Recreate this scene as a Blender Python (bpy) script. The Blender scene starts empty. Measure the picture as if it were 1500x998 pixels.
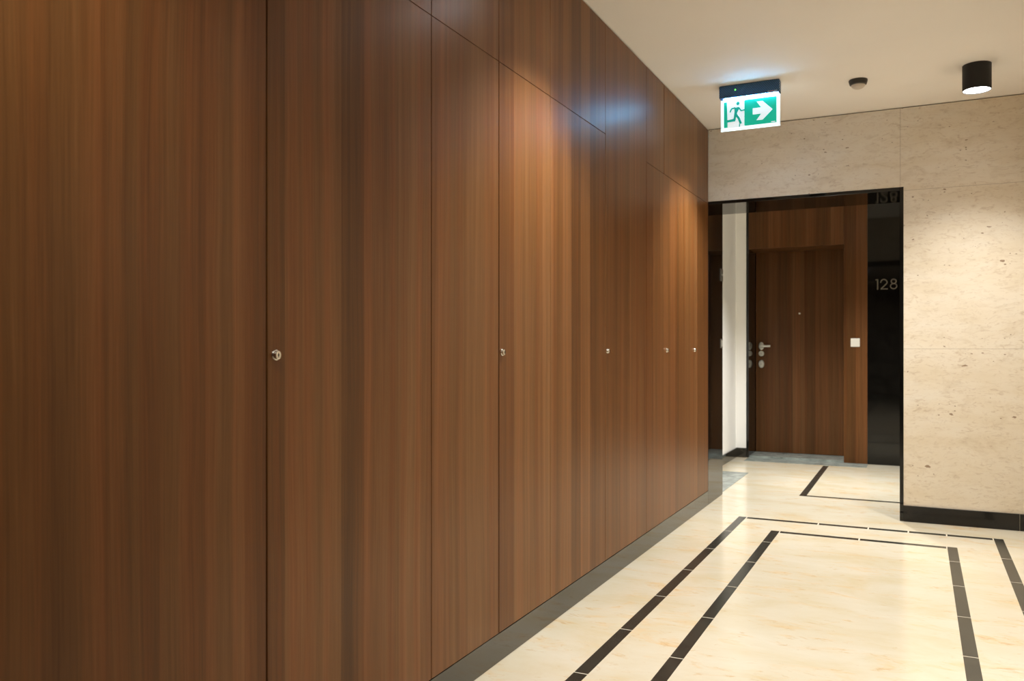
import bpy, bmesh, math, random
from mathutils import Vector, Matrix
random.seed(4)
PI = math.pi
S = bpy.context.scene
COL = S.collection
H = 1.10                      # eye height; the room was measured in eye heights

# ------------------------------------------------------------------ materials
def new_mat(name):
    m = bpy.data.materials.new(name); m.use_nodes = True
    nt = m.node_tree; b = nt.nodes['Principled BSDF']
    return m, nt, b

def plain(name, col, rough=0.5, metal=0.0, spec=0.5, coat=0.0, emit=None, strength=0.0):
    m, nt, b = new_mat(name)
    b.inputs['Base Color'].default_value = (*col, 1)
    b.inputs['Roughness'].default_value = rough
    b.inputs['Metallic'].default_value = metal
    b.inputs['Specular IOR Level'].default_value = spec
    b.inputs['Coat Weight'].default_value = coat
    if emit:
        b.inputs['Emission Color'].default_value = (*emit, 1)
        b.inputs['Emission Strength'].default_value = strength
    # faint procedural unevenness so no surface is perfectly flat
    n = nt.nodes.new('ShaderNodeTexNoise'); n.inputs['Scale'].default_value = 60
    bp = nt.nodes.new('ShaderNodeBump'); bp.inputs['Strength'].default_value = 0.02
    bp.inputs['Distance'].default_value = 0.002
    nt.links.new(n.outputs['Fac'], bp.inputs['Height']); nt.links.new(bp.outputs['Normal'], b.inputs['Normal'])
    return m

class NB:
    """tiny node helper"""
    def __init__(s, nt): s.nt = nt
    def n(s, t, **kw):
        o = s.nt.nodes.new(t)
        for k, v in kw.items(): setattr(o, k, v)
        return o
    def l(s, a, b): s.nt.links.new(a, b)
    def math(s, op, a, b=None, c=None, clamp=False):
        o = s.n('ShaderNodeMath', operation=op); o.use_clamp = clamp
        for i, v in enumerate((a, b, c)):
            if v is None: continue
            if isinstance(v, (int, float)): o.inputs[i].default_value = v
            else: s.l(v, o.inputs[i])
        return o.outputs[0]
    def comb(s, x, y, z):
        o = s.n('ShaderNodeCombineXYZ')
        for i, v in enumerate((x, y, z)):
            if isinstance(v, (int, float)): o.inputs[i].default_value = v
            else: s.l(v, o.inputs[i])
        return o.outputs[0]
    def noise(s, vec, scale=1.0, detail=2.0, rough=0.5, dist=0.0):
        o = s.n('ShaderNodeTexNoise'); s.l(vec, o.inputs['Vector'])
        o.inputs['Scale'].default_value = scale; o.inputs['Detail'].default_value = detail
        o.inputs['Roughness'].default_value = rough; o.inputs['Distortion'].default_value = dist
        return o.outputs['Fac']
    def ramp(s, fac, stops):
        o = s.n('ShaderNodeValToRGB'); s.l(fac, o.inputs[0])
        e = o.color_ramp.elements
        while len(e) < len(stops): e.new(0.5)
        for el, (p, c) in zip(e, stops):
            el.position = p; el.color = (*c, 1) if len(c) == 3 else c
        return o.outputs[0]
    def mix(s, fac, a, b, mode='MIX'):
        o = s.n('ShaderNodeMix', data_type='RGBA', blend_type=mode)
        if isinstance(fac, (int, float)): o.inputs[0].default_value = fac
        else: s.l(fac, o.inputs[0])
        for i, v in ((6, a), (7, b)):
            if isinstance(v, tuple): o.inputs[i].default_value = (*v, 1)
            else: s.l(v, o.inputs[i])
        return o.outputs[2]
    def pos(s):
        g = s.n('ShaderNodeNewGeometry'); x = s.n('ShaderNodeSeparateXYZ'); s.l(g.outputs['Position'], x.inputs[0])
        return x.outputs[0], x.outputs[1], x.outputs[2], g.outputs['Position']

def wood_material(name, gain=1.0, rough=0.36):
    m, nt, b = new_mat(name); k = NB(nt)
    x, y, z, P = k.pos()
    s = k.math('ADD', k.math('MULTIPLY', x, 0.97), y)
    # slow sideways drift of the grain
    drift = k.noise(k.comb(k.math('MULTIPLY', s, 2.0), 0.0, k.math('MULTIPLY', z, 0.7)), 1.0, 2)
    sd = k.math('ADD', s, k.math('MULTIPLY', k.math('SUBTRACT', drift, 0.5), 0.05))
    # veneer strips: irregular widths, each with its own tone
    v = k.n('ShaderNodeTexVoronoi', voronoi_dimensions='1D'); v.inputs['Scale'].default_value = 9.0
    k.l(s, v.inputs['W'])
    sep = k.n('ShaderNodeSeparateColor'); k.l(v.outputs['Color'], sep.inputs[0])
    strip = sep.outputs[0]
    broad = k.noise(k.comb(k.math('MULTIPLY', sd, 16), 3.1, k.math('MULTIPLY', z, 0.25)), 1.0, 3, 0.6)
    mid = k.noise(k.comb(k.math('MULTIPLY', sd, 75), 7.7, k.math('MULTIPLY', z, 0.8)), 1.0, 3, 0.6)
    fine = k.noise(k.comb(k.math('MULTIPLY', sd, 330), 1.3, k.math('MULTIPLY', z, 5.0)), 1.0, 3, 0.65)
    f = k.math('MULTIPLY', strip, 0.20)
    f = k.math('ADD', f, k.math('MULTIPLY', broad, 0.36))
    f = k.math('ADD', f, k.math('MULTIPLY', mid, 0.26))
    f = k.math('ADD', f, k.math('MULTIPLY', fine, 0.24))
    g = gain
    col = k.ramp(f, [(0.33, (0.060*g, 0.0235*g, 0.0060*g)), (0.49, (0.104*g, 0.0435*g, 0.0118*g)),
                     (0.625, (0.145*g, 0.0650*g, 0.0220*g)), (0.74, (0.185*g, 0.088*g, 0.034*g))])
    # redder streaks
    hue = k.noise(k.comb(k.math('MULTIPLY', sd, 26), 12.4, k.math('MULTIPLY', z, 0.2)), 1.0, 2)
    red = k.ramp(hue, [(0.40, (1.0, 1.0, 1.0)), (0.68, (1.12, 0.95, 0.86))])
    col = k.mix(1.0, col, red, 'MULTIPLY')
    k.l(col, b.inputs['Base Color'])
    b.inputs['Roughness'].default_value = rough
    rg = k.math('ADD', rough - 0.06, k.math('MULTIPLY', fine, 0.12)); k.l(rg, b.inputs['Roughness'])
    b.inputs['Specular IOR Level'].default_value = 0.26
    bp = k.n('ShaderNodeBump'); bp.inputs['Strength'].default_value = 0.12; bp.inputs['Distance'].default_value = 0.0006
    k.l(fine, bp.inputs['Height']); k.l(bp.outputs['Normal'], b.inputs['Normal'])
    return m

def travertine_material(name, hjoints=(), xjoints=(), yjoints=()):
    m, nt, b = new_mat(name); k = NB(nt)
    x, y, z, P = k.pos()
    h = k.math('ADD', x, k.math('MULTIPLY', y, 0.93))
    wob = k.noise(k.comb(k.math('MULTIPLY', h, 1.7), 0.0, k.math('MULTIPLY', z, 1.7)), 1.0, 3)
    zz = k.math('ADD', z, k.math('MULTIPLY', k.math('SUBTRACT', wob, 0.5), 0.16))
    bands = k.noise(k.comb(k.math('MULTIPLY', h, 1.8), 0.0, k.math('MULTIPLY', zz, 7)), 1.0, 4, 0.6)
    mott = k.noise(k.comb(k.math('MULTIPLY', h, 6.5), 4.0, k.math('MULTIPLY', zz, 15)), 1.0, 5, 0.68, 0.9)
    veins = k.noise(k.comb(k.math('MULTIPLY', h, 20), 4.2, k.math('MULTIPLY', zz, 55)), 1.0, 4, 0.65, 1.4)
    patch = k.noise(k.comb(k.math('MULTIPLY', h, 2.4), 9.0, k.math('MULTIPLY', zz, 5)), 1.0, 3, 0.6)
    col = k.ramp(bands, [(0.30, (0.715, 0.625, 0.475)), (0.52, (0.765, 0.69, 0.56)), (0.74, (0.785, 0.73, 0.62))])
    mf = k.ramp(mott, [(0.52, (0, 0, 0)), (0.70, (1, 1, 1))])
    col = k.mix(k.math('MULTIPLY', mf, 0.30), col, (0.50, 0.385, 0.245))
    vf = k.ramp(k.math('MULTIPLY', k.math('SUBTRACT', veins, 0.53, clamp=True), k.math('ADD', patch, 0.10), clamp=True),
                [(0.0, (0, 0, 0)), (0.11, (1, 1, 1))])
    col = k.mix(k.math('MULTIPLY', vf, 0.42), col, (0.40, 0.27, 0.155))
    # open pits, a few large and many small, bunched in patches
    pitf = None
    for sh, sz, thr, gain, gate in ((15, 30, 0.84, 1.5, 0.50), (34, 60, 0.80, 1.2, 0.52)):
        v = k.n('ShaderNodeTexVoronoi', feature='F1'); v.inputs['Scale'].default_value = 1.0
        ws = k.noise(k.comb(k.math('MULTIPLY', h, 60), 1.0, k.math('MULTIPLY', zz, 60)), 1.0, 2)
        k.l(k.comb(k.math('MULTIPLY', h, sh), 2.0, k.math('MULTIPLY', zz, sz)), v.inputs['Vector'])
        sepc = k.n('ShaderNodeSeparateColor'); k.l(v.outputs['Color'], sepc.inputs[0])
        size = k.math('MULTIPLY', k.math('MULTIPLY', k.math('SUBTRACT', sepc.outputs[0], thr, clamp=True), gain), k.math('MULTIPLY', ws, 2.0))
        pit = k.math('MULTIPLY', k.math('LESS_THAN', v.outputs['Distance'], size), k.math('GREATER_THAN', patch, gate))
        pitf = pit if pitf is None else k.math('MAXIMUM', pitf, pit)
    col = k.mix(k.math('MULTIPLY', pitf, 0.80), col, (0.22, 0.13, 0.065))
    j = None
    for val, axis in [(v_, z) for v_ in hjoints] + [(v_, x) for v_ in xjoints] + [(v_, y) for v_ in yjoints]:
        c = k.math('COMPARE', axis, val, 0.0014)
        j = c if j is None else k.math('MAXIMUM', j, c)
    if j is not None:
        col = k.mix(k.math('MULTIPLY', j, 0.55), col, (0.30, 0.23, 0.15))
    k.l(col, b.inputs['Base Color'])
    b.inputs['Roughness'].default_value = 0.42
    b.inputs['Specular IOR Level'].default_value = 0.35
    bp = k.n('ShaderNodeBump'); bp.inputs['Strength'].default_value = 0.35; bp.inputs['Distance'].default_value = 0.002
    bp.invert = True
    k.l(pitf, bp.inputs['Height']); k.l(bp.outputs['Normal'], b.inputs['Normal'])
    return m

def marble_material(name):
    m, nt, b = new_mat(name); k = NB(nt)
    x, y, z, P = k.pos()
    q = k.comb(k.math('MULTIPLY', x, 1.5), k.math('MULTIPLY', y, 2.6), 0.0)
    cloud = k.noise(q, 1.6, 5, 0.62, 0.5)
    blot = k.noise(k.comb(k.math('MULTIPLY', x, 3.2), k.math('MULTIPLY', y, 7.0), 5.0), 1.0, 5, 0.68, 0.9)
    spk = k.noise(k.comb(k.math('MULTIPLY', x, 14), k.math('MULTIPLY', y, 30), 2.0), 1.0, 4, 0.7, 0.6)
    col = k.ramp(cloud, [(0.30, (0.625, 0.54, 0.365)), (0.50, (0.66, 0.60, 0.46)), (0.70, (0.685, 0.64, 0.52))])
    bf = k.ramp(blot, [(0.535, (0, 0, 0)), (0.74, (1, 1, 1))])
    col = k.mix(k.math('MULTIPLY', bf, 0.62), col, (0.72, 0.47, 0.20))
    sf = k.ramp(k.math('MULTIPLY', spk, k.math('ADD', blot, 0.5)), [(0.60, (0, 0, 0)), (0.76, (1, 1, 1))])
    col = k.mix(k.math('MULTIPLY', sf, 0.55), col, (0.52, 0.33, 0.15))
    k.l(col, b.inputs['Base Color'])
    b.inputs['Roughness'].default_value = 0.17
    b.inputs['Specular IOR Level'].default_value = 0.5
    return m

def dark_stone(name, base, rough, speck=0.25, spec=0.5):
    m, nt, b = new_mat(name); k = NB(nt)
    x, y, z, P = k.pos()
    n1 = k.noise(P, 9, 5, 0.65, 0.4); n2 = k.noise(P, 160, 2, 0.6)
    c0 = tuple(v*0.7 for v in base); c1 = tuple(v*1.35 for v in base); c2 = tuple(min(1, v*2.6 + 0.01) for v in base)
    col = k.ramp(n1, [(0.32, c0), (0.62, c1)])
    sp = k.ramp(n2, [(0.62, (0, 0, 0)), (0.74, (1, 1, 1))])
    col = k.mix(k.math('MULTIPLY', sp, speck), col, c2)
    k.l(col, b.inputs['Base Color']); b.inputs['Roughness'].default_value = rough
    b.inputs['Specular IOR Level'].default_value = spec
    return m

def stripes_material(name):
    """navy housing with fine slanting ribs, their lit blue sheen painted in"""
    m, nt, b = new_mat(name); k = NB(nt)
    x, y, z, P = k.pos()
    d = k.math('ADD', k.math('MULTIPLY', x, 1.0), k.math('MULTIPLY', z, -0.75))
    w = k.math('SINE', k.math('MULTIPLY', d, 2*PI/0.0105))
    f = k.math('ADD', k.math('MULTIPLY', w, 0.5), 0.5)
    col = k.ramp(f, [(0.25, (0.004, 0.012, 0.030)), (0.85, (0.055, 0.20, 0.46))])  # lighter blue stripes paint the LED light caught on the ribs
    k.l(col, b.inputs['Base Color']); b.inputs['Roughness'].default_value = 0.4
    bp = k.n('ShaderNodeBump'); bp.inputs['Strength'].default_value = 0.5; bp.inputs['Distance'].default_value = 0.002
    k.l(f, bp.inputs['Height']); k.l(bp.outputs['Normal'], b.inputs['Normal'])
    return m

def paint_material(name, col, rough=0.75):
    m, nt, b = new_mat(name); k = NB(nt)
    x, y, z, P = k.pos()
    n = k.noise(P, 2.2, 3); c = k.ramp(n, [(0.3, tuple(v*0.975 for v in col)), (0.7, col)])
    k.l(c, b.inputs['Base Color']); b.inputs['Roughness'].default_value = rough
    n2 = k.noise(P, 220, 2); bp = k.n('ShaderNodeBump'); bp.inputs['Strength'].default_value = 0.06; bp.inputs['Distance'].default_value = 0.001
    k.l(n2, bp.inputs['Height']); k.l(bp.outputs['Normal'], b.inputs['Normal'])
    return m

def acrylic_material(name):
    m, nt, b = new_mat(name)
    b.inputs['Base Color'].default_value = (0.93, 0.98, 1, 1); b.inputs['Roughness'].default_value = 0.08
    b.inputs['Transmission Weight'].default_value = 0.9; b.inputs['IOR'].default_value = 1.3
    b.inputs['Emission Color'].default_value = (0.80, 0.95, 1, 1); b.inputs['Emission Strength'].default_value = 0.35
    return m

# ------------------------------------------------------------------ mesh builder
class MB:
    def __init__(s): s.bm = bmesh.new(); s.mats = []
    def _mi(s, mat):
        if mat not in s.mats: s.mats.append(mat)
        return s.mats.index(mat)
    def _add(s, tmp, mat, smooth=False):
        i = s._mi(mat)
        for f in tmp.faces: f.material_index = i; f.smooth = smooth
        me = bpy.data.meshes.new('tmp'); tmp.to_mesh(me); tmp.free()
        s.bm.from_mesh(me); bpy.data.meshes.remove(me)
        return s
    def box(s, lo, hi, mat, bevel=0.0, seg=2):
        t = bmesh.new(); bmesh.ops.create_cube(t, size=1.0)
        lo = Vector(lo); hi = Vector(hi); c = (lo+hi)/2; d = hi-lo
        for v in t.verts: v.co = Vector((c.x+v.co.x*d.x, c.y+v.co.y*d.y, c.z+v.co.z*d.z))
        if bevel: bmesh.ops.bevel(t, geom=t.edges[:], offset=bevel, segments=seg, affect='EDGES', profile=0.6)
        return s._add(t, mat)
    def lathe(s, prof, mat, origin=(0, 0, 0), axis='Z', n=40, sx=1.0, sy=1.0, smooth=True):
        """prof: list of (radius, height) revolved about the axis"""
        t = bmesh.new(); rings = []
        for r, hh in prof:
            if r < 1e-6: rings.append([t.verts.new((0, 0, hh))])
            else: rings.append([t.verts.new((r*sx*math.cos(2*PI*i/n), r*sy*math.sin(2*PI*i/n), hh)) for i in range(n)])
        for a, b in zip(rings, rings[1:]):
            for i in range(n):
                j = (i+1) % n
                if len(a) == 1 and len(b) == 1: continue
                if len(a) == 1: t.faces.new((a[0], b[i], b[j]))
                elif len(b) == 1: t.faces.new((a[i], a[j], b[0]))
                else: t.faces.new((a[i], a[j], b[j], b[i]))
        bmesh.ops.recalc_face_normals(t, faces=t.faces[:])
        M = {'Z': Matrix.Identity(3),
             '+X': Matrix(((0, 0, 1), (1, 0, 0), (0, 1, 0))),       # local z -> +X, x -> Y, y -> Z
             '-Y': Matrix(((1, 0, 0), (0, 0, -1), (0, 1, 0)))}[axis] # local z -> -Y, x -> X, y -> Z
        o = Vector(origin)
        for v in t.verts: v.co = M @ v.co + o
        i = s._mi(mat)
        for f in t.faces: f.material_index = i; f.smooth = smooth
        # keep hard edges crisp
        for e in t.edges:
            if len(e.link_faces) == 2 and e.calc_face_angle(0) > 0.6: e.smooth = False
        me = bpy.data.meshes.new('tmp'); t.to_mesh(me); t.free(); s.bm.from_mesh(me); bpy.data.meshes.remove(me)
        return s
    def prism(s, pts, mat, frame, depth):
        """closed 2-D outline extruded; frame = (origin, u, v, w)"""
        o, u, v, w = [Vector(a) for a in frame]
        t = bmesh.new()
        a = [t.verts.new(o+u*p[0]+v*p[1]) for p in pts]; b = [t.verts.new(o+u*p[0]+v*p[1]+w*depth) for p in pts]
        n = len(pts); t.faces.new(a); t.faces.new(b[::-1])
        for i in range(n): t.faces.new((a[i], b[i], b[(i+1) % n], a[(i+1) % n]))
        bmesh.ops.recalc_face_normals(t, faces=t.faces[:])
        return s._add(t, mat)
    def stroke(s, pts, width, mat, frame, depth, closed=False):
        """a ribbon following a 2-D polyline, extruded"""
        o, u, v, w = [Vector(a) for a in frame]
        P = [Vector((p[0], p[1])) for p in pts]; n = len(P); L = []; R = []
        for i in range(n):
            if closed: d = P[(i+1) % n]-P[i-1]; a = P[i]-P[i-1]
            else: d = P[min(i+1, n-1)]-P[max(i-1, 0)]; a = (P[i]-P[i-1]) if i else (P[1]-P[0])
            d.normalize(); a = a.normalized(); nn = Vector((-d.y, d.x)); na = Vector((-a.y, a.x))
            k = width/2/max(0.55, nn.dot(na)); L.append(P[i]+nn*k); R.append(P[i]-nn*k)
        t = bmesh.new(); q = lambda p, z: t.verts.new(o+u*p.x+v*p.y+w*z)
        lf = [q(p, 0) for p in L]; rf = [q(p, 0) for p in R]; lb = [q(p, depth) for p in L]; rb = [q(p, depth) for p in R]
        for i in range(n if closed else n-1):
            j = (i+1) % n
            t.faces.new((lf[i], lf[j], rf[j], rf[i])); t.faces.new((lb[i], rb[i], rb[j], lb[j]))
            t.faces.new((lf[i], lb[i], lb[j], lf[j])); t.faces.new((rf[i], rf[j], rb[j], rb[i]))
        if not closed:
            for i in (0, n-1): t.faces.new((lf[i], rf[i], rb[i], lb[i]))
        bmesh.ops.recalc_face_normals(t, faces=t.faces[:])
        return s._add(t, mat)
    def build(s, name, parent=None, origin=None):
        me = bpy.data.meshes.new(name)
        if parent is not None: org = Vector(parent.matrix_world.translation) if parent.parent is None else world_loc(parent)
        else: org = Vector(origin) if origin else Vector((0, 0, 0))
        for v in s.bm.verts: v.co -= org
        s.bm.to_mesh(me); s.bm.free()
        for m in s.mats: me.materials.append(m)
        o = bpy.data.objects.new(name, me); COL.objects.link(o)
        if parent is not None: o.parent = parent
        else: o.location = org
        return o

def world_loc(o):
    p = Vector(o.location)
    while o.parent: o = o.parent; p += Vector(o.location)
    return p

def tag(o, label=None, cat=None, group=None, kind=None):
    if label: o['label'] = label
    if cat: o['category'] = cat
    if group: o['group'] = group
    if kind: o['kind'] = kind
    return o

def thing(name, loc, label, cat, group=None, kind=None):
    o = bpy.data.objects.new(name, None); COL.objects.link(o); o.location = loc
    o.empty_display_size = 0.05
    o.matrix_world = Matrix.Translation(loc)
    return tag(o, label, cat, group, kind)

# ------------------------------------------------------------------ measured plan (in eye heights)
XL, XR = -1.196*H, 0.66*H                 # cupboard face, right wall
YP0, YP1 = 5.29*H, 5.72*H                 # doorway wall, front and rear face
YB = -3.6*H                               # wall behind the camera
ZC = 2.382*H                              # ceiling
ZP = 1.903*H                              # underside of the stone above the doorway opening
XPR = -0.0955*H                           # right side of the doorway
XVL, YVB = -1.495*H, 7.73*H               # lobby: left wall, rear wall
YD = 8.08*H                               # lobby door plane
ZLINT = 1.89*H
KICK = 0.092*H

M_wood = wood_material('wood_veneer', 1.45)
M_wood_door = wood_material('wood_veneer_lobby', 0.95)
M_trav = travertine_material('travertine', hjoints=(0.9915*H, 1.9015*H), xjoints=(-0.093*H,))
M_trav_side = travertine_material('travertine_side', hjoints=(0.9915*H, 1.9015*H), yjoints=(-0.6*H, 1.4*H, 3.4*H))
M_marble = marble_material('cream_marble')
M_band = dark_stone('black_inlay_stone', (0.026, 0.027, 0.022), 0.22, 0.25)
M_grout = plain('pale_grout', (0.62, 0.56, 0.45), 0.7)
M_kick = dark_stone('polished_black_stone', (0.022, 0.020, 0.0155), 0.06, 0.25, 0.8)
M_lining = dark_stone('black_glossy_lining', (0.0050, 0.0046, 0.0038), 0.05, 0.0, 0.5)
M_skirt = dark_stone('black_skirting_stone', (0.009, 0.008, 0.007), 0.14, 0.2, 0.4)
M_sill = dark_stone('grey_green_stone', (0.25, 0.285, 0.262), 0.24, 0.06)
M_ceil = paint_material('ceiling_paint', (0.94, 0.92, 0.885))
M_white = paint_material('white_wall_paint', (0.93, 0.925, 0.90))
M_gap = plain('shadow_gap_lining', (0.012, 0.008, 0.006), 0.8)
M_steel = plain('brushed_steel', (0.72, 0.68, 0.60), 0.24, 1.0)
M_satin = plain('satin_nickel', (0.74, 0.74, 0.67), 0.34, 0.72)
M_keyway = plain('dark_keyway', (0.02, 0.018, 0.015), 0.5)
M_black = plain('black_lamp_paint', (0.007, 0.007, 0.007), 0.55)
M_lens = plain('lamp_lens', (0.9, 0.9, 0.9), 0.4, emit=(0.93, 0.95, 1.0), strength=22)
M_plastic = plain('white_plastic', (0.78, 0.76, 0.69), 0.35)
M_dome = plain('sensor_dome', (0.62, 0.56, 0.48), 0.35)
M_ringdk = plain('sensor_ring', (0.035, 0.030, 0.022), 0.4)
M_bronze = plain('dull_bronze', (0.15, 0.13, 0.105), 0.45, 0.3)

# ------------------------------------------------------------------ the setting
def structure(o, label, cat): return tag(o, label, cat, kind='structure')

# floor: one mesh, inlay bands cut into it
def floor_mesh():
    bw = 0.0445
    ox0, ox1, oy = -0.952, 0.398, 5.018       # outer frame (outer edges)
    ix0, ix1, iy = -0.721, 0.175, 4.708       # inner frame
    vx, vy0, vy1 = -0.721, 5.885, 7.475       # lobby frame
    near = -1.6
    bands = [  # x0,x1,y0,y1
        (ox0, ox0+bw, near, oy), (ox1-bw, ox1, near, oy), (ox0, ox1, oy-bw, oy),
        (ix0, ix0+bw, near+0.3, iy), (ix1-bw, ix1, near+0.3, iy), (ix0, ix1, iy-bw, iy),
        (ox0, ox1, near, near+bw), (ix0, ix1, near+0.3, near+0.3+bw),
        (vx, vx+bw, vy0, vy1), (vx, 0.66, vy0, vy0+bw)]
    g = 0.0022
    joints = []
    y = 2.384-0.44*9
    while y < oy-0.1: joints.append((ox0, ox0+bw, y-g, y+g)); joints.append((ox1-bw, ox1, y-g-0.03, y+g-0.03)); y += 0.4405
    y = 3.085-0.444*10
    while y < iy-0.1: joints.append((ix0, ix0+bw, y-g, y+g)); joints.append((ix1-bw, ix1, y-0.02-g, y-0.02+g)); y += 0.444
    for x in (-0.508, -0.248, -0.048, 0.136): joints.append((x-g*1.5, x+g*1.5, oy-bw, oy))
    for x in (-0.276,): joints.append((x-g*1.5, x+g*1.5, iy-bw, iy))
    for x in (ox0+bw, ox1-bw-2*g): joints.append((x, x+2*g, oy-bw, oy))
    for x in (ix0+bw, ix1-bw-2*g): joints.append((x, x+2*g, iy-bw, iy))
    xs = sorted({-1.7, 0.75} | {v for r in bands+joints for v in r[:2]})
    ys = sorted({-3.8, 8.3} | {v for r in bands+joints for v in r[2:]})
    def dedupe(a):
        o = [a[0]]
        for v in a[1:]:
            if v-o[-1] > 1e-6: o.append(v)
        return o
    xs, ys = dedupe(xs), dedupe(ys)
    t = bmesh.new()
    V = [[t.verts.new((x*H, y*H, 0)) for y in ys] for x in xs]
    hit = lambda rs, cx, cy: any(r[0] < cx < r[1] and r[2] < cy < r[3] for r in rs)
    mi = {}
    for i in range(len(xs)-1):
        for j in range(len(ys)-1):
            cx, cy = (xs[i]+xs[i+1])/2, (ys[j]+ys[j+1])/2
            f = t.faces.new((V[i][j], V[i+1][j], V[i+1][j+1], V[i][j+1]))
            f.material_index = 2 if hit(joints, cx, cy) else 1 if hit(bands, cx, cy) else 0
    # underside so the slab has thickness
    lo = [t.verts.new((x*H, y*H, -0.12)) for x, y in ((-1.7, -3.8), (0.75, -3.8), (0.75, 8.3), (-1.7, 8.3))]
    t.faces.new(lo[::-1])
    me = bpy.data.meshes.new('floor'); t.to_mesh(me); t.free()
    for m in (M_marble, M_band, M_grout): me.materials.append(m)
    o = bpy.data.objects.new('floor', me); COL.objects.link(o); return o
structure(floor_mesh(), 'polished cream marble floor with double black inlaid border lines', 'floor')

b = MB(); b.box((-1.75*H, -3.9*H, ZC), (0.8*H, 8.4*H, ZC+0.12), M_ceil)
structure(b.build('ceiling'), 'plain off-white painted ceiling', 'ceiling')

b = MB(); b.box((-1.80*H, YB, 0), (-1.62*H, YP0+0.02, ZC), M_white)
structure(b.build('wall_left'), 'side wall behind the brown wooden cupboards', 'wall')
b = MB(); b.box((XR, 1.9*H, 0), (XR+0.15, YP0, ZC), M_trav_side); b.box((XR, YB, 0), (XR+0.15, 1.9*H, ZC), M_wood)  # unseen wall; near part made brown wood to cut bounced light
structure(b.build('wall_right'), 'unseen side wall opposite the cupboards, travertine, then brown wood added to cut bounced light', 'wall')
b = MB(); b.box((-1.8*H, YB-0.15, 0), (0.8*H, YB, ZC), M_wood)  # unseen wall, made dark wood to weaken bounce onto the near cupboards
structure(b.build('wall_front'), 'unseen wall at the near end of the corridor, brown wood added to cut bounced light', 'wall')

# doorway wall: stone over the opening, stone to the right, dark shadow joint under the ceiling
tb = 0.020*H
b = MB()
b.box((XL, YP0, ZP+tb), (XPR+tb, YP1, ZC-0.006), M_trav)
b.box((XPR+tb, YP0, KICK), (XR+0.2, YP1, ZC-0.006), M_trav)
b.box((XPR+tb, YP0+0.01, 0), (XR+0.2, YP1, KICK), M_gap)
b.box((XL, YP0+0.012, ZC-0.006), (XR+0.2, YP1, ZC), M_gap)
b.box((-1.62*H, YP0+0.02, 0), (XL-tb, YP1, ZC), M_white)
structure(b.build('wall_back'), 'cream pitted travertine wall around the doorway opening', 'wall')

# black polished lining of the opening
b = MB(); b.box((XL-tb, YP0, 0), (XL, YP1, ZP+tb), M_lining, 0.001, 1)
structure(b.build('trim_1'), 'polished black stone left jamb of the doorway beside the cupboards', 'door jamb')
b = MB(); b.box((XL, YP0-0.002, ZP), (XPR, YP1, ZP+tb), M_lining, 0.001, 1)
structure(b.build('trim_2'), 'polished black stone slab across the top of the doorway', 'door head')
b = MB(); b.box((XPR, YP0-0.002, 0), (XPR+tb, YP1, ZP+tb), M_lining, 0.001, 1)
structure(b.build('trim_3'), 'polished black stone right jamb of the doorway beside the travertine', 'door jamb')

# skirtings
b = MB(); b.box((-1.5*H, YB, 0), (XL, YP0-0.001, KICK-0.0018), M_kick, 0.001, 1)
structure(b.build('baseboard_left'), 'polished black stone plinth along the foot of the cupboards', 'baseboard')
b = MB()
xj = 0.497*H
b.box((XPR+tb, YP0-0.010, 0), (xj-0.001, YP0+0.01, KICK), M_skirt, 0.0012, 1)
b.box((xj+0.001, YP0-0.010, 0), (XR, YP0+0.01, KICK), M_skirt, 0.0012, 1)
b.box((xj-0.001, YP0-0.006, 0), (xj+0.001, YP0+0.01, KICK-0.002), M_grout)
structure(b.build('baseboard_back'), 'black stone baseboard below the travertine wall', 'baseboard')
b = MB(); b.box((XR-0.012, YB, 0), (XR, YP0-0.011, KICK), M_skirt, 0.0012, 1)
structure(b.build('baseboard_right'), 'black stone baseboard along the right-hand wall', 'baseboard')

# lobby beyond the opening
b = MB()
b.box((XVL-0.25, 6.78*H, 0), (XVL, YVB+0.45, ZC), M_white)
structure(b.build('wall_lobby_left'), 'white painted wall strip seen through the doorway', 'wall')
b = MB()
b.box((XVL, YVB, 0), (-1.403*H, YVB+0.45, ZC), M_white)
b.box((-1.403*H, YD+0.05, 0), (0.8*H, YD+0.25, ZC), M_white)
structure(b.build('wall_lobby_back'), 'white painted wall return beside the black-edged door recess', 'wall')
b = MB(); b.box((XR, YP1, 0), (XR+0.15, YVB+0.45, ZC), M_white)
structure(b.build('wall_lobby_right'), 'white painted wall on the right side of the lobby', 'wall')
b = MB(); b.box((XVL, 6.79*H, 0), (XVL+0.012, YVB-0.012, KICK*0.93), M_kick, 0.001, 1)
b.box((XVL, YVB-0.012, 0), (-1.4035*H, YVB, KICK*0.93), M_kick, 0.001, 1)
structure(b.build('baseboard_lobby_left'), 'black stone baseboard below the white wall strip', 'baseboard')
b = MB(); b.box((-1.403*H, YVB-0.004, 0), (-1.381*H, YD+0.02, ZC), M_lining, 0.001, 1)
structure(b.build('trim_4'), 'polished black stone lining on the left of the apartment door recess', 'door jamb')
# stone sills
b = MB()
b.box((-1.381*H, 7.49*H, -0.01), (-0.385*H, YVB+0.02, 0.003), M_sill)
b.box((-1.381*H, YVB+0.022, -0.01), (-0.578*H, YD+0.045, 0.018), M_sill, 0.002, 1)
structure(b.build('trim_5'), 'grey-green stone sill on the floor before the apartment door', 'door sill')
b = MB(); b.box((XVL, YP1+0.005, -0.01), (-1.213*H, 6.78*H, 0.003), M_sill)
structure(b.build('trim_6'), 'grey-green stone sill on the floor just behind the left jamb', 'door sill')

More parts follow.
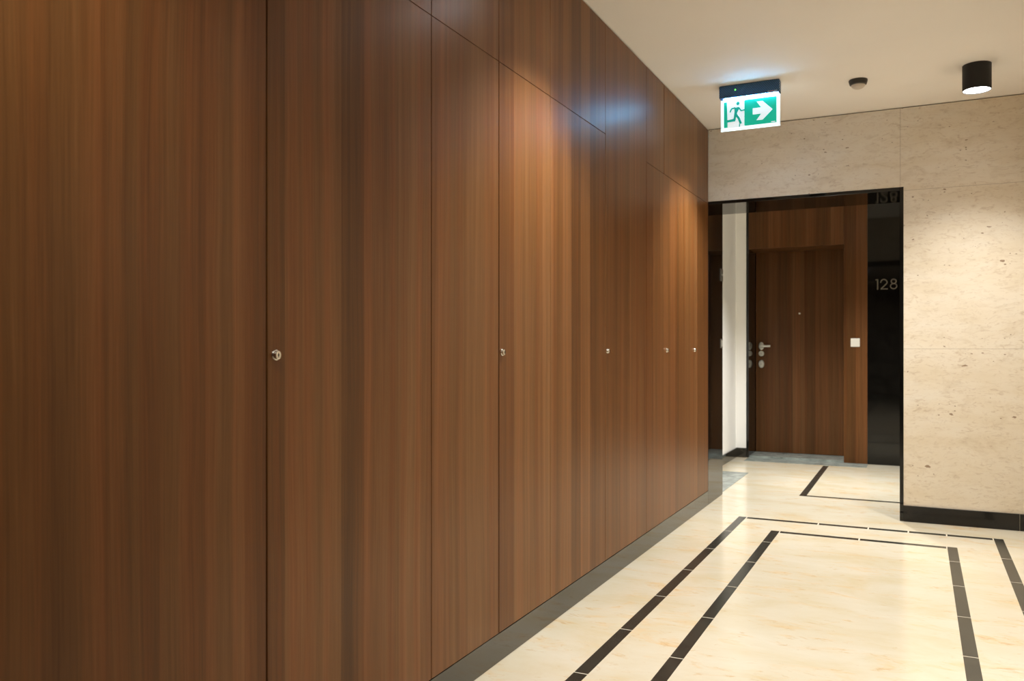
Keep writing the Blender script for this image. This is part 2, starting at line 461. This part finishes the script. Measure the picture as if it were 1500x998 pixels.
# ------------------------------------------------------------------ wall of cupboards
ZS = 1.9085*H                       # height of the horizontal seam
ZB, ZT = KICK, ZC-0.004
TH = 0.020
ZK = (1-0.016)*H
def panel(mb_name, y0, y1, z0, z1, parent, gl=0.0015, gr=0.0015, gb=0.0006, gt=0.0015):
    m = MB(); m.box((XL-TH, y0*H+gl, z0+gb), (XL, y1*H-gr, z1-gt), M_wood, 0.0008, 1)
    return m.build(mb_name, parent)
def lock(y, parent):
    m = MB(); o = (XL, y*H, ZK)
    m.lathe([(0, 0), (0.0130, 0), (0.0130, 0.002), (0.0116, 0.0046), (0.0102, 0.0052), (0.0100, 0.0060), (0.0100, 0.0085), (0.0095, 0.0100), (0.0084, 0.0106), (0, 0.0106)],
            M_steel, o, '+X', 36)
    m.box((XL+0.0106, y*H-0.0011, ZK-0.0046), (XL+0.0110, y*H+0.0011, ZK+0.0046), M_keyway)
    m.box((XL+0.0106, y*H-0.0026, ZK-0.0012), (XL+0.0109, y*H+0.0026, ZK+0.0012), M_keyway)
    return tag(m.build('lock', parent), 'small round nickel cylinder lock')
def carcass(y0, y1, parent):
    m = MB(); m.box((XL-0.45, y0*H+0.0003, ZB+0.0005), (XL-TH-0.0005, y1*H-0.0003, ZT), M_gap)
    return m.build('carcass', parent)
def unit(y0, y1, label):
    t = thing('built_in_cupboard', (XL-0.2, (y0+y1)/2*H, ZB), label, 'cupboard', 'wall of built-in cupboards')
    carcass(y0, y1, t); return t

A0, A1, A2, A3, A4, A5, A6, A7, A8, A9 = -3.59, 1.310, 1.950, 2.358, 2.768, 3.360, 3.955, 4.270, 4.972, 5.286
t = thing('wood_panel', (XL-0.2, (A0+A1)/2*H, ZB), 'broad plain brown wood panel without a lock, nearest the camera at far left', 'wall panel')
carcass(A0, A1, t); panel('panel', A0, A1, ZB, ZT, t, gr=0.0025)
t = unit(A1, A2, 'wide single-door brown cupboard beside the plain panel nearest the camera')
d = panel('door', A1, A2, ZB, ZS, t, gl=0.0025); lock(A1+0.024, d); panel('upper_panel', A1, A2, ZS, ZT, t, gl=0.0025)
t = unit(A2, A4, 'two-door brown cupboard, second from the near panel, its lock at the middle seam')
panel('door', A2, A3, ZB, ZS, t, gr=0.0022); d = panel('door', A3, A4, ZB, ZS, t, gl=0.0022); lock(A3+0.021, d)
panel('upper_panel', A2, A3, ZS, ZT, t); panel('upper_panel', A3, A4, ZS, ZT, t)
t = unit(A4, A6, 'brown cupboard whose right door runs unbroken up to the ceiling, in the sign\'s bluish glow')
panel('door', A4, A5, ZB, ZS, t, gr=0.002); d = panel('door', A5, A6, ZB, ZT, t); lock(A5+0.024, d)
panel('upper_panel', A4, A5, ZS, ZT, t)
t = unit(A6, A9, 'farthest brown cupboard with two tiny locks, next to the black doorway jamb')
d = panel('door', A6, A8, ZB, ZS, t); lock(A7+0.05, d); lock(A8-0.045, d)
panel('side_panel', A8, A9, ZB, ZS, t, gl=0.001)
panel('upper_panel', A6, A7, ZS, ZT, t, gr=0.003); panel('upper_panel', A7, A9, ZS, ZT, t, gl=0.003)

# ------------------------------------------------------------------ apartment door with its surround
t = thing('door_surround', (-0.9*H, YVB, 0), 'brown wood surround over and to the right of the apartment door', 'door surround')
b = MB(); b.box((-1.3805*H, YVB-0.004, ZLINT), (-0.578*H, YD-0.002, ZC-0.002), M_wood_door, 0.001, 1); b.build('lintel', t)
b = MB(); b.box((-0.5775*H, YVB-0.004, 0.0035), (-0.390*H, YD+0.045, ZC-0.002), M_wood_door, 0.001, 1); b.build('pier', t)

xd0, xd1 = -1.380*H, -0.5785*H
t = thing('door_1', (-0.98*H, YD, 0.02), 'dark brown wood apartment door with satin handle and two locks', 'door', kind='structure')
b = MB(); b.box((xd0+0.003, YD, 0.021), (xd1-0.003, YD+0.045, ZLINT+0.04), M_wood_door, 0.001, 1); leaf = b.build('door_leaf', t)
hx, hz = -1.327*H, 1.005*H
F = lambda x, z: ((x, YD, z), (1, 0, 0), (0, 0, 1), (0, -1, 0))
b = MB()
b.lathe([(0, 0), (0.027, 0), (0.027, 0.006), (0.023, 0.010), (0, 0.010)], M_satin, (hx, YD, hz+0.008), '-Y', 36, 1.0, 1.5)
b.lathe([(0, 0.008), (0.011, 0.008), (0.011, 0.052), (0, 0.052)], M_satin, (hx, YD, hz+0.008), '-Y', 24)
b.box((hx-0.013, YD-0.060, hz-0.004), (hx+0.098, YD-0.040, hz+0.018), M_satin, 0.006, 3)
tag(b.build('door_handle', t), 'satin lever handle on an oval rose')
b = MB()
b.lathe([(0, 0), (0.029, 0), (0.029, 0.007), (0.025, 0.011), (0.010, 0.011), (0.010, 0.015), (0, 0.015)], M_satin, (hx, YD, hz-0.070), '-Y', 36)
b.box((hx-0.0014, YD-0.0158, hz-0.076), (hx+0.0014, YD-0.0148, hz-0.064), M_keyway)
tag(b.build('door_lock', t), 'round lock rose below the handle')
b = MB()
b.lathe([(0, 0), (0.029, 0), (0.029, 0.012), (0.024, 0.018), (0.011, 0.018), (0.011, 0.022), (0, 0.022)], M_satin, (hx, YD, hz-0.178), '-Y', 36, 1.0, 1.45)
b.box((hx-0.0014, YD-0.0228, hz-0.185), (hx+0.0014, YD-0.0218, hz-0.171), M_keyway)
tag(b.build('door_lock', t), 'oval security lock plate, lowest of the door fittings')
b = MB()
b.lathe([(0, 0), (0.0095, 0), (0.0095, 0.003), (0.006, 0.004), (0.005, 0.002), (0, 0.002)], M_satin, (-0.985*H, YD, 1.313*H), '-Y', 24)
b.build('peephole', t)

def light_switch(x, z, label, face='-Y', y=None):
    """square plate with one rocker"""
    s_ = 0.040
    if face == '-Y':
        t = thing('light_switch', (x, y, z-s_), label, 'light switch', 'wall switches')
        b = MB(); b.box((x-s_, y-0.009, z-s_), (x+s_, y, z+s_), M_plastic, 0.003, 2); b.build('frame', t)
        b = MB(); b.box((x-s_*0.70, y-0.0125, z-s_*0.70), (x+s_*0.70, y-0.0085, z+s_*0.70), M_plastic, 0.0015, 2); b.build('rocker', t)
    else:
        t = thing('light_switch', (x, y, z-s_), label, 'light switch', 'wall switches')
        s_ = 0.034
        b = MB(); b.box((x, y-s_, z-s_), (x+0.004, y+s_, z+s_), M_bronze, 0.0015, 2); b.build('frame', t)
        b = MB(); b.box((x+0.0035, y-s_*0.70, z-s_*0.70), (x+0.006, y+s_*0.70, z+s_*0.70), M_satin, 0.001, 2); b.build('rocker', t)
    return t
light_switch(-0.486*H, 1.041*H, 'white square light switch on the wood to the right of the apartment door', y=YVB-0.004)

# black panel with the flat number
t = thing('number_panel', (-0.1*H, YVB, 0), 'glossy black wall panel carrying the metal number 128', 'wall panel')
b = MB(); b.box((-0.3895*H, YVB-0.003, 0.0005), (XR-0.001, YD+0.045, ZC-0.002), M_lining); b.build('slab', t)
def arc(cx, cy, rx, ry, a0, a1, n=22): return [(cx+rx*math.cos(math.radians(a0+(a1-a0)*i/n)), cy+ry*math.sin(math.radians(a0+(a1-a0)*i/n))) for i in range(n+1)]
def digit(ch, x, z, hh, parent):
    w = hh*0.10; f = ((x, YVB-0.003, z), (1, 0, 0), (0, 0, 1), (0, -1, 0)); m = MB()
    if ch == '1':
        m.stroke([(0.0, hh*0.935), (hh*0.17, hh*0.935), (hh*0.17+1e-4, hh*0.934)][:2], w, M_bronze, f, 0.004)
        m.stroke([(hh*0.19, hh*0.99), (hh*0.19, 0)], w*1.1, M_bronze, f, 0.004)
    elif ch == '2':
        r = hh*0.27; pts = arc(r, hh*0.945-r, r, r, 190, -30, 24)+[(hh*0.02, hh*0.055)]
        m.stroke(pts, w, M_bronze, f, 0.004); m.stroke([(hh*0.0, hh*0.055), (hh*0.60, hh*0.055)], w, M_bronze, f, 0.0042)
    else:
        m.stroke(arc(hh*0.30, hh*0.745, hh*0.205, hh*0.20, 0, 345, 30), w, M_bronze, f, 0.004, closed=True)
        m.stroke(arc(hh*0.30, hh*0.295, hh*0.27, hh*0.245, 0, 345, 30), w, M_bronze, f, 0.0042, closed=True)
    return m.build('numeral', parent)
zn, hn = 1.490*H, 0.0905*H
digit('1', -0.327*H, zn, hn, t); digit('2', -0.286*H, zn, hn, t); digit('8', -0.213*H, zn, hn, t)

# small fittings at the far edge of the left jamb
t = thing('wall_plate', (XL, 5.672*H, 1.455*H), 'small dull metal plate high on the left doorway jamb, above a light switch', 'wall plate')
b = MB(); b.box((XL, 5.635*H, 1.447*H), (XL+0.006, 5.712*H, 1.530*H), M_bronze, 0.002, 2); b.build('plate', t)
b = MB(); b.lathe([(0, 0.006), (0.008, 0.006), (0.008, 0.010), (0.005, 0.012), (0, 0.012)], M_steel, (XL, 5.672*H, 1.49*H), '+X', 24); b.build('button', t)
light_switch(XL, 1.026*H, 'small metal light switch at the rear edge of the left doorway jamb', '+X', 5.677*H)

# second door, in the left side of the lobby just behind the jamb
t = thing('door_2', (XVL-0.06, 6.25*H, 0.003), 'brown wood door in the left side of the lobby behind the jamb', 'door', kind='structure')
b = MB(); b.box((XVL-0.10, YP1+0.005, 0.0035), (XVL-0.055, 6.775*H, ZC-0.003), M_wood_door, 0.001, 1); b.build('door_leaf', t)
b = MB(); b.box((XVL-0.0555, 6.62*H, 1.0*H), (XVL-0.045, 6.67*H, 1.05*H), M_satin, 0.003, 2)
b.box((XVL-0.05, 6.635*H, 1.018*H), (XVL-0.005, 6.655*H, 1.034*H), M_satin, 0.003, 2)
b.box((XVL-0.02, 6.55*H, 1.018*H), (XVL-0.005, 6.655*H, 1.034*H), M_satin, 0.003, 2); b.build('door_handle', t)

# ------------------------------------------------------------------ ceiling fittings
LAMP_COL = (1.0, 0.97, 0.92)
RL, HL = 0.0635*H, 0.125*H
def downlight(x, y, label, power, col=LAMP_COL, group='black cylinder downlights'):
    t = thing('downlight', (x, y, ZC-HL), label, 'ceiling lamp', group)
    m = MB(); m.lathe([(0, HL), (RL, HL), (RL, 0.002), (RL-0.001, 0), (RL-0.004, 0), (RL-0.004, 0.022), (RL-0.005, 0.028), (0, 0.028)][::-1], M_black, (x, y, ZC-HL), 'Z', 48)
    m.build('housing', t)
    m = MB(); m.lathe([(0, 0.004), (RL-0.0045, 0.004), (RL-0.0045, 0.012), (0, 0.012)], M_lens, (x, y, ZC-HL), 'Z', 48); m.build('lens', t)
    ld = bpy.data.lights.new('downlight_beam', 'SPOT'); ld.energy = power; ld.color = col
    ld.spot_size = math.radians(115); ld.spot_blend = 0.92; ld.shadow_soft_size = 0.045
    lo = bpy.data.objects.new('downlight_beam', ld); COL.objects.link(lo); lo.location = (x, y, ZC-HL-0.002)
    return t
P = 190
X1, X2 = -0.815*H, 0.258*H
downlight(X2, 4.66*H, 'black cylinder downlight hanging from the ceiling before the travertine wall', P*0.84)
downlight(X1, 4.68*H, 'black cylinder downlight hidden behind the green exit sign', P*1.08)
for yy, nm in ((2.64, 'second row of the corridor'), (0.62, 'row over the camera')):
    downlight(X1, yy*H, 'black cylinder downlight beside the cupboards, '+nm, P*(0.88 if yy > 1 else 0.56))
    downlight(X2, yy*H, 'black cylinder downlight beside the right wall, '+nm, P*(1.0 if yy > 1 else 0.12))
downlight(-0.525*H, 6.50*H, 'black cylinder downlight in the lobby before the apartment door', P*2.4, (1.0, 0.985, 0.955))

# motion sensor
sx, sy = -0.279*H, 4.655*H
t = thing('motion_sensor', (sx, sy, ZC-0.05), 'round ceiling motion sensor with dark rim and white dome', 'sensor')
b = MB(); b.lathe([(0, 0), (0.050, 0), (0.051, -0.006), (0.045, -0.026), (0.036, -0.030), (0.034, -0.022), (0, -0.022)], M_ringdk, (sx, sy, ZC), 'Z', 48); b.build('rim', t)
b = MB(); b.lathe([(0.0335, -0.022)]+[(0.0385*math.cos(a), -0.026-0.026*math.sin(a)) for a in [PI/2*i/10 for i in range(1, 10)]]+[(0, -0.052)], M_dome, (sx, sy, ZC), 'Z', 40); b.build('dome', t)

# ------------------------------------------------------------------ exit sign
M_nav = stripes_material('navy_housing_lit_ribs')
M_led = plain('white_led_strip', (0.9, 0.95, 1), 0.4, emit=(0.20, 0.58, 1.0), strength=105)
M_signw = plain('sign_white', (0.85, 0.92, 0.95), 0.35, emit=(0.78, 0.93, 1.0), strength=0.62)
M_signf = plain('sign_frame', (0.85, 0.92, 0.95), 0.35, emit=(0.80, 0.97, 1.0), strength=1.0)
M_signg = plain('sign_green', (0.0, 0.30, 0.20), 0.35, emit=(0.0, 0.50, 0.33), strength=0.62)
M_signd = plain('sign_runner_green', (0.0, 0.22, 0.16), 0.35, emit=(0.0, 0.30, 0.24), strength=0.8)
M_green = plain('green_status_light', (0.1, 0.8, 0.1), 0.3, emit=(0.15, 1.0, 0.12), strength=3)
M_ac = acrylic_material('lit_acrylic')
M_tagw = plain('printed_mark', (0.35, 0.40, 0.46), 0.5)
M_tagr = plain('printed_mark_red', (0.42, 0.06, 0.05), 0.5)
ex0, ex1, ey = -0.948*H, -0.640*H, 4.445*H
zh0 = ZC-0.067*H
t = thing('exit_sign', ((ex0+ex1)/2, ey+0.03, ZC), 'illuminated green emergency exit sign with running figure and right arrow', 'exit sign')
b = MB(); b.box((ex0, ey, zh0), (ex1, ey+0.062, ZC-0.0005), M_nav, 0.007, 3)
# faint printed mark near the right lower corner of the housing
b.box((ex1-0.066, ey-0.0006, zh0+0.004), (ex1-0.012, ey+0.001, zh0+0.011), M_tagw)
b.box((ex1-0.054, ey-0.0010, zh0+0.006), (ex1-0.030, ey+0.001, zh0+0.0105), M_tagr)
b.build('housing', t)
b = MB(); b.lathe([(0, 0), (0.0042, 0), (0.0042, 0.0012), (0.002, 0.0026), (0, 0.0028)], M_green, (ex0+0.093, ey, zh0+0.042), '-Y', 20); tag(b.build('status_light', t), 'tiny green status light')
b = MB(); b.box((ex0+0.026, ey+0.006, zh0-0.006), (ex1-0.008, ey+0.030, zh0-0.0002), M_led, 0.001, 1)
tag(b.build('light_strip', t), 'glaring white light strip')
pz0 = zh0-0.170*H; py = ey+0.016
px0, px1 = ex0+0.007, ex1+0.001
b = MB(); b.box((px0, py, pz0), (px1, py+0.008, zh0-0.0065), M_ac, 0.001, 1)
b.box((px0, py-0.001, pz0), (px1, py+0.009, pz0+0.0035), M_signw)          # glowing lower edge
tag(b.build('acrylic_panel', t), 'clear edge-lit panel')
gx0, gx1, gz0, gz1 = px0+0.018, px1-0.019, pz0+0.018, zh0-0.020
b = MB(); b.box((gx0-0.010, py-0.0006, gz0-0.010), (gx1+0.010, py-0.0001, gz1+0.008), M_signf)
b.box((gx0, py-0.0012, gz0), (gx1, py-0.0007, gz1), M_signg)
pic = b.build('pictogram', t)
W, Hh = gx1-gx0, gz1-gz0
f = ((gx0, py-0.0013, gz0), (1, 0, 0), (0, 0, 1), (0, -1, 0))
b = MB(); b.prism([(W*0.075, -0.004), (W*0.395, -0.004), (W*0.395, Hh), (W*0.06, Hh)], M_signw, f, 0.0005)
tag(b.build('doorway_symbol', pic), 'white doorway of the pictogram')
f2 = ((gx0, py-0.0020, gz0), (1, 0, 0), (0, 0, 1), (0, -1, 0))
b = MB()
u = lambda a, c: (W*a, Hh*c)
b.prism([(W*0.272+0.0095*math.cos(2*PI*i/24), Hh*0.90+0.0105*math.sin(2*PI*i/24)) for i in range(24)], M_signd, f2, 0.0005)
b.prism([u(.205, .735), u(.285, .765), u(.300, .70), u(.262, .56), u(.245, .42), u(.195, .44), u(.205, .58)], M_signd, f2, 0.0005)   # torso
b.stroke([u(.225, .745), u(.150, .715), u(.118, .58)], 0.0085, M_signd, f2, 0.0006)          # rear arm
b.stroke([u(.285, .745), u(.335, .60), u(.400, .625)], 0.0085, M_signd, f2, 0.0006)          # front arm
b.stroke([u(.222, .46), u(.205, .27), u(.065, .245)], 0.0135, M_signd, f2, 0.0007)            # trailing leg
b.stroke([u(.235, .47), u(.285, .33), u(.330, .10)], 0.0135, M_signd, f2, 0.0008)           # leading leg
b.stroke([u(.305, .105), u(.300, -.015)], 0.006, M_signd, f2, 0.0006)
tag(b.build('running_figure', pic), 'dark green running figure')
b = MB(); b.prism([u(.555, .40), u(.715, .40), u(.625, .165), u(.740, .165), u(.925, .52), u(.740, .885), u(.625, .885), u(.715, .64), u(.555, .64)], M_signw, f, 0.0005)
b.box((gx1-0.030, py-0.0017, gz0+0.004), (gx1-0.006, py-0.0012, gz0+0.0085), M_signw)
tag(b.build('arrow', pic), 'white arrow pointing right')

# ------------------------------------------------------------------ camera
cd = bpy.data.cameras.new('camera'); cam = bpy.data.objects.new('camera', cd); COL.objects.link(cam)
FPX = 1220.0
cd.sensor_width = 36.0; cd.lens = FPX/1500*36; cd.shift_y = 10/1500
cd.clip_start = 0.02
cd.dof.use_dof = True; cd.dof.focus_distance = 3.2; cd.dof.aperture_fstop = 5.0
yaw = math.atan(595/FPX)
cam.location = (0, 0, H); cam.rotation_euler = (PI/2, 0, yaw)
S.camera = cam

w = bpy.data.worlds.new('world'); S.world = w; w.use_nodes = True
w.node_tree.nodes['Background'].inputs[0].default_value = (0.02, 0.018, 0.015, 1)
w.node_tree.nodes['Background'].inputs[1].default_value = 1.0
S.view_settings.view_transform = 'Standard'; S.view_settings.look = 'None'
S.view_settings.gamma = 1.0; S.view_settings.use_curve_mapping = False
S.view_settings.exposure = 0.0
S.cycles.max_bounces = 12; S.cycles.diffuse_bounces = 8; S.cycles.glossy_bounces = 6
